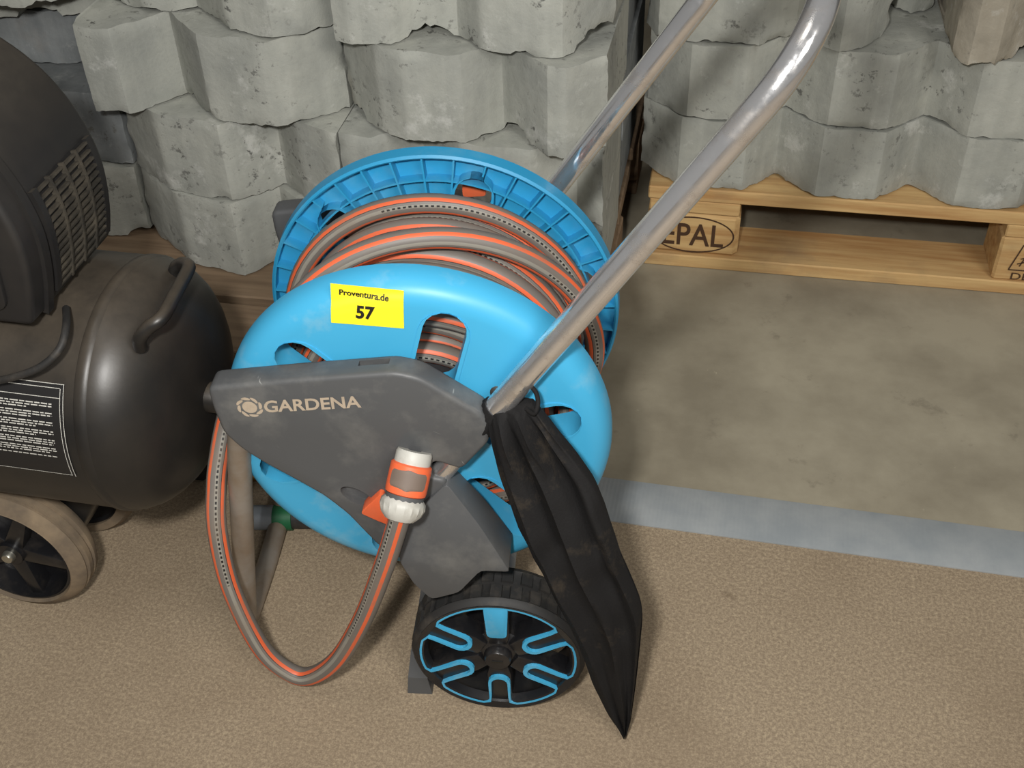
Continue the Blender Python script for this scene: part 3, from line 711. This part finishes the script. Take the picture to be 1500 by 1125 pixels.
# lettering and flower-like emblem on the near bracket
onbr = lambda x, z, h: (x, BF-.0006, z)
print_text('bracket_lettering', 'GARDENA', fq([(388, 604), (530, 596.5), (527, 579), (386, 586.5)], BF), onbr, 'tan', br, .024)
ex, ez = cz(366, 596, BF); V, F = [], []
def add2(pts):
    k = len(V); V.extend([(x, BF-.0006, z) for x, z in pts]); F.append(tuple(range(k, k+len(pts))))
add2([(ex+.0066*math.cos(2*PI*k/24), ez+.0066*math.sin(2*PI*k/24)) for k in range(24)])
for k in range(8):
    t0 = 2*PI*k/8+.2; pts = []
    for q in range(13):
        s = 2*PI*q/12; rr = .0098+.0018*math.sin(s); tt = t0+.36*math.cos(s)+.22*math.sin(s)
        pts.append((ex+rr*math.cos(tt)*1.02, ez+rr*math.sin(tt)*1.0))
    add2(pts[:-1])
pydata('flower_emblem', V, F, 'tan', br, None, False, fix=False)
# orange lock lever
lp = [cz(*p, BF-.006) for p in ((529, 750), (533, 744), (556, 723), (562, 725), (572, 768), (556, 762))]
from_bm('lock_lever', prism_xz(rounded(lp, .004, 3), BF-.008, BF+.006, .0015, 2), 'orange', cart)
lp2 = [(x, z) for x, z in [(.022, .470), (.046, .470), (.046, .456), (.022, .454)]]
from_bm('lock_lever', prism_xz(rounded(lp2, .004, 3), mirror_y(-.02), mirror_y(-.045), .0015, 2), 'orange', cart)
# wheels
def cart_wheel(y0, s):
    T = .046
    wp = [(.076, 0), (.0835, -.0015), (.0865, .001), (.0885, .005), (.0860, .010), (.0860, T-.010), (.0885, T-.005), (.0865, T), (.076, T)]
    v, f = lathe([(r_, s*h) for r_, h in wp], 72, (WCX, y0, WCR)); wl = pydata('wheel', v, f, 'rubber', cart, None, True, 35)
    for k in range(28):
        t = 2*PI*k/28; c, sn = math.cos(t), math.sin(t)
        for (ya, yb, off) in ((.006, .021, 0), (.026, T-.006, PI/28)):
            c2, s2 = math.cos(t+off), math.sin(t+off); p = [(.0848, -.0062), (.0891, -.0055), (.0891, .0055), (.0848, .0062)]
            from_bm('tread_lug', prism_xz([(WCX+x*c2-y*s2, WCR+x*s2+y*c2) for x, y in p], y0+s*ya if s > 0 else y0+s*yb, y0+s*yb if s > 0 else y0+s*ya), 'rubber', wl, None, False)
    lathe_obj('rim', [(.076, s*.000), (.0835, s*-.0022), (.0835, s*.008), (.080, s*.010), (.080, s*(T-.006)), (.0745, s*(T-.006)), (.0745, s*.012), (.0725, s*.008)], 64, (WCX, y0, WCR), 'gloss', wl)
    lathe_obj('inner_disc', [(.0001, s*.030), (.044, s*.030), (.044, s*.034), (.0001, s*.034)], 40, (WCX, y0, WCR), 'gloss', wl, 'y', False)
    lathe_obj('hub_cap', [(.0001, s*-.0055), (.0125, s*-.0050), (.0138, s*-.003), (.0145, s*.004), (.022, s*.007), (.027, s*.012), (.027, s*.034), (.0001, s*.034)], 36, (WCX, y0, WCR), 'gloss', wl, 'y', False)
    from_bm('hub_mark', box(WCX-.0055, WCX+.0055, min(y0+s*-.0062, y0+s*-.004), max(y0+s*-.0062, y0+s*-.004), WCR-.001, WCR+.001), 'ivory' if False else 'ink', wl, None, False)
    for k in range(6):
        t = PI/2+2*PI*k/6; c, sn = math.cos(t), math.sin(t)
        p = [(.018, -.0095), (.032, -.0125), (.078, -.0125), (.078, .0125), (.032, .0125), (.018, .0095)]
        from_bm('spoke', prism_xz([(WCX+x*c-y*sn, WCR+x*sn+y*c) for x, y in p], min(y0+s*.0025, y0+s*.026), max(y0+s*.0025, y0+s*.026), .0015, 2), 'gloss', wl)
    # one blue line that runs round all spokes; the top spoke is filled
    cen = []
    ri, ro = .033, .0790
    def sp(t, x, y): c, sn = math.cos(t), math.sin(t); return (x*c-y*sn, x*sn+y*c)
    for k in range(6):
        t = PI/2-2*PI*k/6; hw = .0100
        if k == 0:
            arc0 = t+.0
        # out -> in along the left edge, round, in -> out on the right edge
        pts = []
        if k:
            ao = math.asin(hw/ro); pts += [(ro*math.cos(t+ao+.10), ro*math.sin(t+ao+.10)), sp(t, ro-.004, hw+.0008), sp(t, ro-.012, hw)]
            pts += [sp(t, ri+.010-.0100*math.sin(PI*q/8)*1.0, hw*math.cos(PI*q/8)) for q in range(9)]
            pts += [sp(t, ro-.012, -hw), sp(t, ro-.004, -hw-.0008), (ro*math.cos(t-ao-.10), ro*math.sin(t-ao-.10))]
        cen += pts
        a0 = t-.24 if k else t; a1 = t-2*PI/6+.24
        if k == 5: a1 = PI/2-2*PI
        for q in range(1, 8): a = a0+(a1-a0)*q/8; cen.append((ro*math.cos(a), ro*math.sin(a)))
    n = len(cen); v, f = [], []
    for i in range(n):
        p0, p1, p2 = Vector(cen[i-1]), Vector(cen[i]), Vector(cen[(i+1) % n]); d = (p2-p0).normalized(); nr = Vector((-d.y, d.x))
        r_ = p1.length; hw = .0012+.0018*max(0, 1-(r_-.022)/.028)
        for sg in (1, -1):
            q = p1+nr*hw*sg; v += [(WCX+q.x, y0+s*-.0012, WCR+q.y), (WCX+q.x, y0+s*.004, WCR+q.y)]
    for i in range(n):
        k, l = 4*i, 4*((i+1) % n); f += [(k, l, l+2, k+2), (k, k+1, l+1, l), (k+2, l+2, l+3, k+3), (k+1, k+3, l+3, l+1)]
    pydata('blue_trim', v, f, 'blue', wl, None, False)
    p = rounded([(-.0125, .0795), (.0125, .0795), (.0100, .032), (-.0100, .032)], .006, 4)
    from_bm('blue_spoke_cover', prism_xz([(WCX+x, WCR+z) for x, z in p], min(y0+s*-.001, y0+s*.005), max(y0+s*-.001, y0+s*.005), .001, 2), 'blue', wl)
cart_wheel(WU0, 1); cart_wheel(mirror_y(WU0), -1)
# parking foot behind the near wheel
bm = bmesh.new(); vs = []
for (x0, x1, y0, y1, z) in ((-.031, -.004, -.064, -.040, 0), (-.029, -.008, -.061, -.036, .024), (-.026, -.010, -.046, -.030, .05), (-.02, .0, -.030, -.026, .08), (.0, .03, -.030, -.026, .20)):
    vs.append([bm.verts.new(p) for p in ((x0, y0, z), (x1, y0, z), (x1, y1, z), (x0, y1, z))])
bm.faces.new(vs[0][::-1]); bm.faces.new(vs[-1])
for a, b_ in zip(vs, vs[1:]):
    for i in range(4): bm.faces.new((a[i], a[(i+1) % 4], b_[(i+1) % 4], b_[i]))
from_bm('parking_foot', bm, 'grey', cart, None, False)
tube('axle', [(WCX, WU0+.03, WCR), (WCX, mirror_y(WU0+.03), WCR)], .008, 'zinc', cart)
# chrome handle: two rails joined by a cross bar at the top
TU = -.046; A_ = Vector(cz(735, 590, TU)); B_ = Vector(cz(1100, 172, TU)); dh = (B_-A_).normalized()
def hp(s, u): q = A_+dh*s; return (q.x, u, q.y)
s1, rb = .342, .075; ue = mirror_y(TU)
path = [hp(s1*k/14, TU) for k in range(15)]
path += [hp(s1+rb*math.sin(t), TU+rb*(1-math.cos(t))) for t in [PI/2*k/12 for k in range(1, 13)]]
path += [hp(s1+rb*math.cos(t), ue-rb*(1-math.sin(t))) for t in [PI/2*(1-k/12) for k in range(0, 13)]]
path += [hp(s1*k/14, ue) for k in range(13, -1, -1)]
path = [hp(-.012, TU)]+path+[hp(-.012, ue)]
tube('handle', path, .0115, 'chrome', cart, n=24)
for u in (TU, ue): tube('handle_socket', [hp(-.115, u), hp(-.012, u)], .0105, 'chrome', cart, n=20)
# front legs: one bent tube that stands on the floor
lg = [(-.150, -.036, .385), (-.166, -.030, .33), (-.19, -.018, .20), (-.215, -.004, .06), (-.2225, .004, .03), (-.226, .016, .0135), (-.226, .035, .0115)]
lgm = [(x, UB-y, z) for x, y, z in lg][::-1]
tube('front_leg', catmull(lg+[(-.225, .095, .0115)]+lgm, 7), .0115, 'dullsteel', cart, n=16)

# ================================================================ garden hose
HO = (0, .09, 0)
hose = empty('garden_hose', CART, 'grey garden hose with orange stripes wound on the blue reel', 'hose', (0, .095, AX-.17))
pts = []
def layer(turns, r_, u0, u1, wob, seed, per=72, dr=0.0):
    N = int(turns*per)
    for i in range(N):
        t = i/per; th = -2*PI*t+2.2; s = i/N
        u = u0+(u1-u0)*s+wob*math.sin(th*1.0+seed)*.6+wob*noise.noise(Vector((t*1.7, seed, 0)))*1.2
        rr = r_+dr*math.sin(th+seed*2)+.003*noise.noise(Vector((t*2.3, 5, seed)))
        pts.append((rr*math.cos(th), min(max(u, .010), UB-.012), AX+rr*math.sin(th)))
layer(8, .074, .012, .176, .001, 1)
layer(8, .094, .176, .014, .002, 2)
layer(8, .114, .016, .166, .003, 3)
layer(5.5, .1345, .158, .022, .006, 4, dr=.0035)
for i in range(60):                      # the last turn of the coil climbs over the others at the back
    th = 2.2-2*PI*5.5-2*PI*i/72; k = min(1, i/14); rr = .1345+.0165*k
    pts.append((rr*math.cos(th), .022+(.150-.022)*min(1, i/26)-.01*math.sin(i/60*PI), AX+rr*math.sin(th)))
coil = link('hose_coil', tube_mesh('hose_coil', pts, .0096, 16, start=0, twist=.35, axis=(0, AX)), 'hose', hose, None, True, 60)
# slack turn: from the back right over the top down to the front left, off the reel and down to the coupling
def lp_(px, py, u):
    x, z = cz(px, py, u); return (x, u, max(z, .0105))
sl = []
for i in range(16):
    th = R(-60)+R(214)*i/15; rr = .152+.010*math.sin(PI*i/15); sl.append((rr*math.cos(th), .135-.105*(i/15)**1.2, AX+rr*math.sin(th)))
loop = [(-.163, .026, .385), (-.180, .022, .35), (-.193, .012, .318), lp_(322, 665, -.006), lp_(317, 710, -.022), lp_(318, 775, -.042), lp_(338, 860, -.055), lp_(380, 945, -.062), lp_(420, 982, -.066), lp_(455, 990, -.070), lp_(495, 965, -.080), lp_(532, 905, -.090), lp_(562, 830, -.096), lp_(580, 775, -.096), lp_(590, 740, -.094)]
tube('hose_loop', catmull(sl+loop, 8), .0100, 'hose', hose, n=16, start=1.3)
# quick coupling
ca = Vector((cz(606, 668, -.064)[0], -.064, cz(606, 668, -.064)[1])); cb = Vector(lp_(587, 752, -.095)); ax = (cb-ca)
def along(name, prof, mat, parent, n=32, lobes=0):
    q = ax.normalized().to_track_quat('Y', 'Z').to_matrix().to_4x4(); T_ = Matrix.Translation(ca) @ q
    L = ax.length; v, f = lathe([(r_, h*L) for r_, h in prof], n, (0, 0, 0))
    if lobes:
        for i, p in enumerate(v):
            k = i//len(prof)
            if k % 2: v[i] = (p[0]*.94, p[1], p[2]*.94)
    return pydata(name, [T_ @ Vector(p) for p in v], f, mat, parent, None, True, 40)
cpl = along('hose_coupling', [(.006, -.10), (.0150, -.10), (.0162, -.05), (.0162, .14), (.015, .16), (.006, .16)], 'ivory', hose)
along('grip_sleeve', [(.006, .12), (.0165, .12), (.0184, .15), (.0186, .24), (.0186, .50), (.0186, .58), (.0182, .64), (.0150, .68), (.006, .68)], 'orange', cpl)
qf = ax.normalized().to_track_quat('Y', 'Z').to_matrix().to_4x4(); Tf = Matrix.Translation(ca) @ qf; cl = Tf.inverted() @ (CART.inverted() @ CAM); a0 = math.atan2(cl.z, cl.x)
for da in (0, PI):                       # an inlay on the front and one on the back of the sleeve
    v, f = [], []; nu, nv_ = 10, 10
    for j in range(nv_+1):
        h = .20+.36*j/nv_; e = abs(j/nv_*2-1); wd = .95*math.sqrt(max(0, 1-e**6))+.02
        for i in range(nu+1): t = a0+da+wd*(i/nu*2-1); v.append(Tf @ Vector((.0190*math.cos(t), h*ax.length, .0190*math.sin(t))))
    for j in range(nv_):
        for i in range(nu): k = j*(nu+1)+i; f.append((k, k+1, k+nu+2, k+nu+1))
    pydata('grip_inlay', v, f, 'inlay', cpl, None, True, 60)
along('sleeve_ring', [(.006, .66), (.0172, .66), (.0172, .74), (.006, .74)], 'grey', cpl)
along('clamp_nut', [(.006, .72), (.0172, .72), (.0202, .78), (.0206, .88), (.0185, 1.0), (.0135, 1.10), (.006, 1.10)], 'ivory', cpl, 36, 1)

# ================================================================ black cloth bag
Lp = [(714, 600), (718, 640), (738, 715), (768, 790), (798, 850), (843, 938), (868, 1000), (900, 1058), (914, 1076)]
Rp = [(782, 588), (815, 630), (868, 698), (893, 760), (912, 815), (939, 880), (938, 940), (926, 1040), (917, 1078)]
Us = [-.050, -.066, -.078, -.088, -.094, -.099, -.102, -.104, -.104]
rows = []
NP = 9; ss = 60
lc = catmull([(p[0], p[1], u) for p, u in zip(Lp, Us)], 7); rc = catmull([(p[0], p[1], u) for p, u in zip(Rp, Us)], 7)
V, F = [], []; n = 48
for i, (l, r_) in enumerate(zip(lc, rc)):
    t = i/(len(lc)-1); lx, lz = cz(l.x, l.y, l.z); rx, rz = cz(r_.x, r_.y, r_.z); u = l.z
    lz, rz = max(lz, .004), max(rz, .004)
    c = Vector(((lx+rx)/2, u, (lz+rz)/2)); d = Vector(((rx-lx)/2, 0, (rz-lz)/2)); thick = .012*math.sin(PI*min(1, t*1.0+.12))**.7+.0035
    fold = .0095*(1-t*.75)*min(1, t*5+.3)
    for k in range(n):
        a = 2*PI*k/n; cs = math.cos(a); sn = math.sin(a)
        w_ = fold*math.cos(cs*8.5+1.4+t*2.2)+.003*noise.noise(Vector((cs*3, t*7, sn)))+fold*.5*math.sin(cs*17-t*4)
        wr = .0035*noise.noise(Vector((cs*2.2, t*16, 4)))*min(1, t*3)
        p = c+d*cs; p.y += -sn*thick+(w_*(1 if sn > 0 else -.3))+wr
        V.append((p.x, p.y, max(.002, p.z)))
for i in range(len(lc)-1):
    for k in range(n): k2 = (k+1) % n; F.append((i*n+k, i*n+k2, (i+1)*n+k2, (i+1)*n+k))
F.append(tuple(range(n))); F.append(tuple((len(lc)-1)*n+k for k in range(n)))
bagc = Vector((.17, -.1, 0))
bag = empty('cloth_bag', CART, 'long black cloth drawstring bag hanging from the chrome handle to the floor', 'bag', (.19, -.095, 0))
pydata('bag_body', V, F, 'cloth', bag, None, True, 70)
# gathered neck round the foot of the handle rail
A3 = Vector((A_.x, TU, A_.y)); D3 = Vector((dh.x, 0, dh.y)); neck = []
N1 = D3.orthogonal().normalized(); N2 = D3.cross(N1); v, f = [], []; n = 40
for i in range(7):
    s = -.034+.026*i/6; rr0 = (.0125, .0140, .0142, .0140, .0136, .0136, .0130)[i]
    for k in range(n): a = 2*PI*k/n; rr = rr0*(1+.05*math.sin(a*14+i*.5)); v.append(A3+D3*s+(N1*math.cos(a)+N2*math.sin(a))*rr)
for i in range(6):
    for k in range(n): k2 = (k+1) % n; f.append((i*n+k, i*n+k2, (i+1)*n+k2, (i+1)*n+k))
f.append(tuple(range(n))); f.append(tuple(6*n+k for k in range(n)))
pydata('gathered_neck', v, f, 'cloth', bag, None, True, 60)
def bp(px, py, u): x, z = cz(px, py, u); return (x, u, z)
tube('drawstring', catmull([bp(760, 572, -.056), bp(775, 566, -.050), bp(785, 575, -.052), bp(788, 592, -.058), bp(782, 606, -.066), bp(770, 598, -.068)], 8), .0021, 'cloth', bag, n=8)
bm = bmesh.new(); bmesh.ops.create_uvsphere(bm, u_segments=16, v_segments=10, radius=.009)
for v_ in bm.verts: v_.co = Vector((v_.co.x*.9, v_.co.y*.8, v_.co.z*1.0))+Vector(bp(729, 571, -.026))
from_bm('cord_lock', bm, 'rubber', bag)

# ================================================================ small things on the floor behind the cart
def fl(px, py, z=0):
    d = ray(px, py); s = (z-CH)/d.z; return CAM+d*s
p = fl(362, 758, .016); q = fl(412, 758, .016); d = (q-p).normalized()
pipe = empty('pipe_piece', Matrix(), 'galvanised pipe piece with green end lying behind the front leg', 'pipe', tuple((p+q)/2-Vector((0, 0, .016))))
def ax_lathe(name, a, b_, prof, mat, parent):
    q_ = (b_-a).normalized().to_track_quat('Y', 'Z').to_matrix().to_4x4(); T_ = Matrix.Translation(a) @ q_; L = (b_-a).length
    v, f = lathe([(r_, h*L) for r_, h in prof], 28); return pydata(name, [T_ @ Vector(x) for x in v], f, mat, parent, None, True, 40)
ax_lathe('pipe_body', p, q, [(.011, -.3), (.0155, -.3), (.0155, .8), (.011, .8)], 'zinc', pipe)
ax_lathe('green_sleeve', p, q, [(.011, .8), (.0162, .8), (.0162, 1.35), (.011, 1.35)], 'green', pipe)
ax_lathe('dark_end', p, q, [(.004, 1.35), (.0140, 1.35), (.0140, 2.3), (.004, 2.3)], 'rubber', pipe)
p = fl(364, 690, .013); q = fl(402, 694, .013)
fit = empty('brass_fitting', Matrix(), 'brass hose fitting with dark nozzle lying behind the front leg', 'fitting', tuple((p+q)/2-Vector((0, 0, .013))))
ax_lathe('brass_collar', p, q, [(.006, -.2), (.0125, -.2), (.0125, .05), (.010, .08), (.010, .18), (.0128, .22), (.0128, .38), (.006, .38)], 'brass', fit)
ax_lathe('dark_nozzle', p, q, [(.004, .38), (.011, .38), (.0105, .85), (.004, .85)], 'rubber', fit)
ax_lathe('orange_tip', p, q, [(.003, .85), (.008, .85), (.007, 1.2), (.003, 1.2)], 'orange', fit)
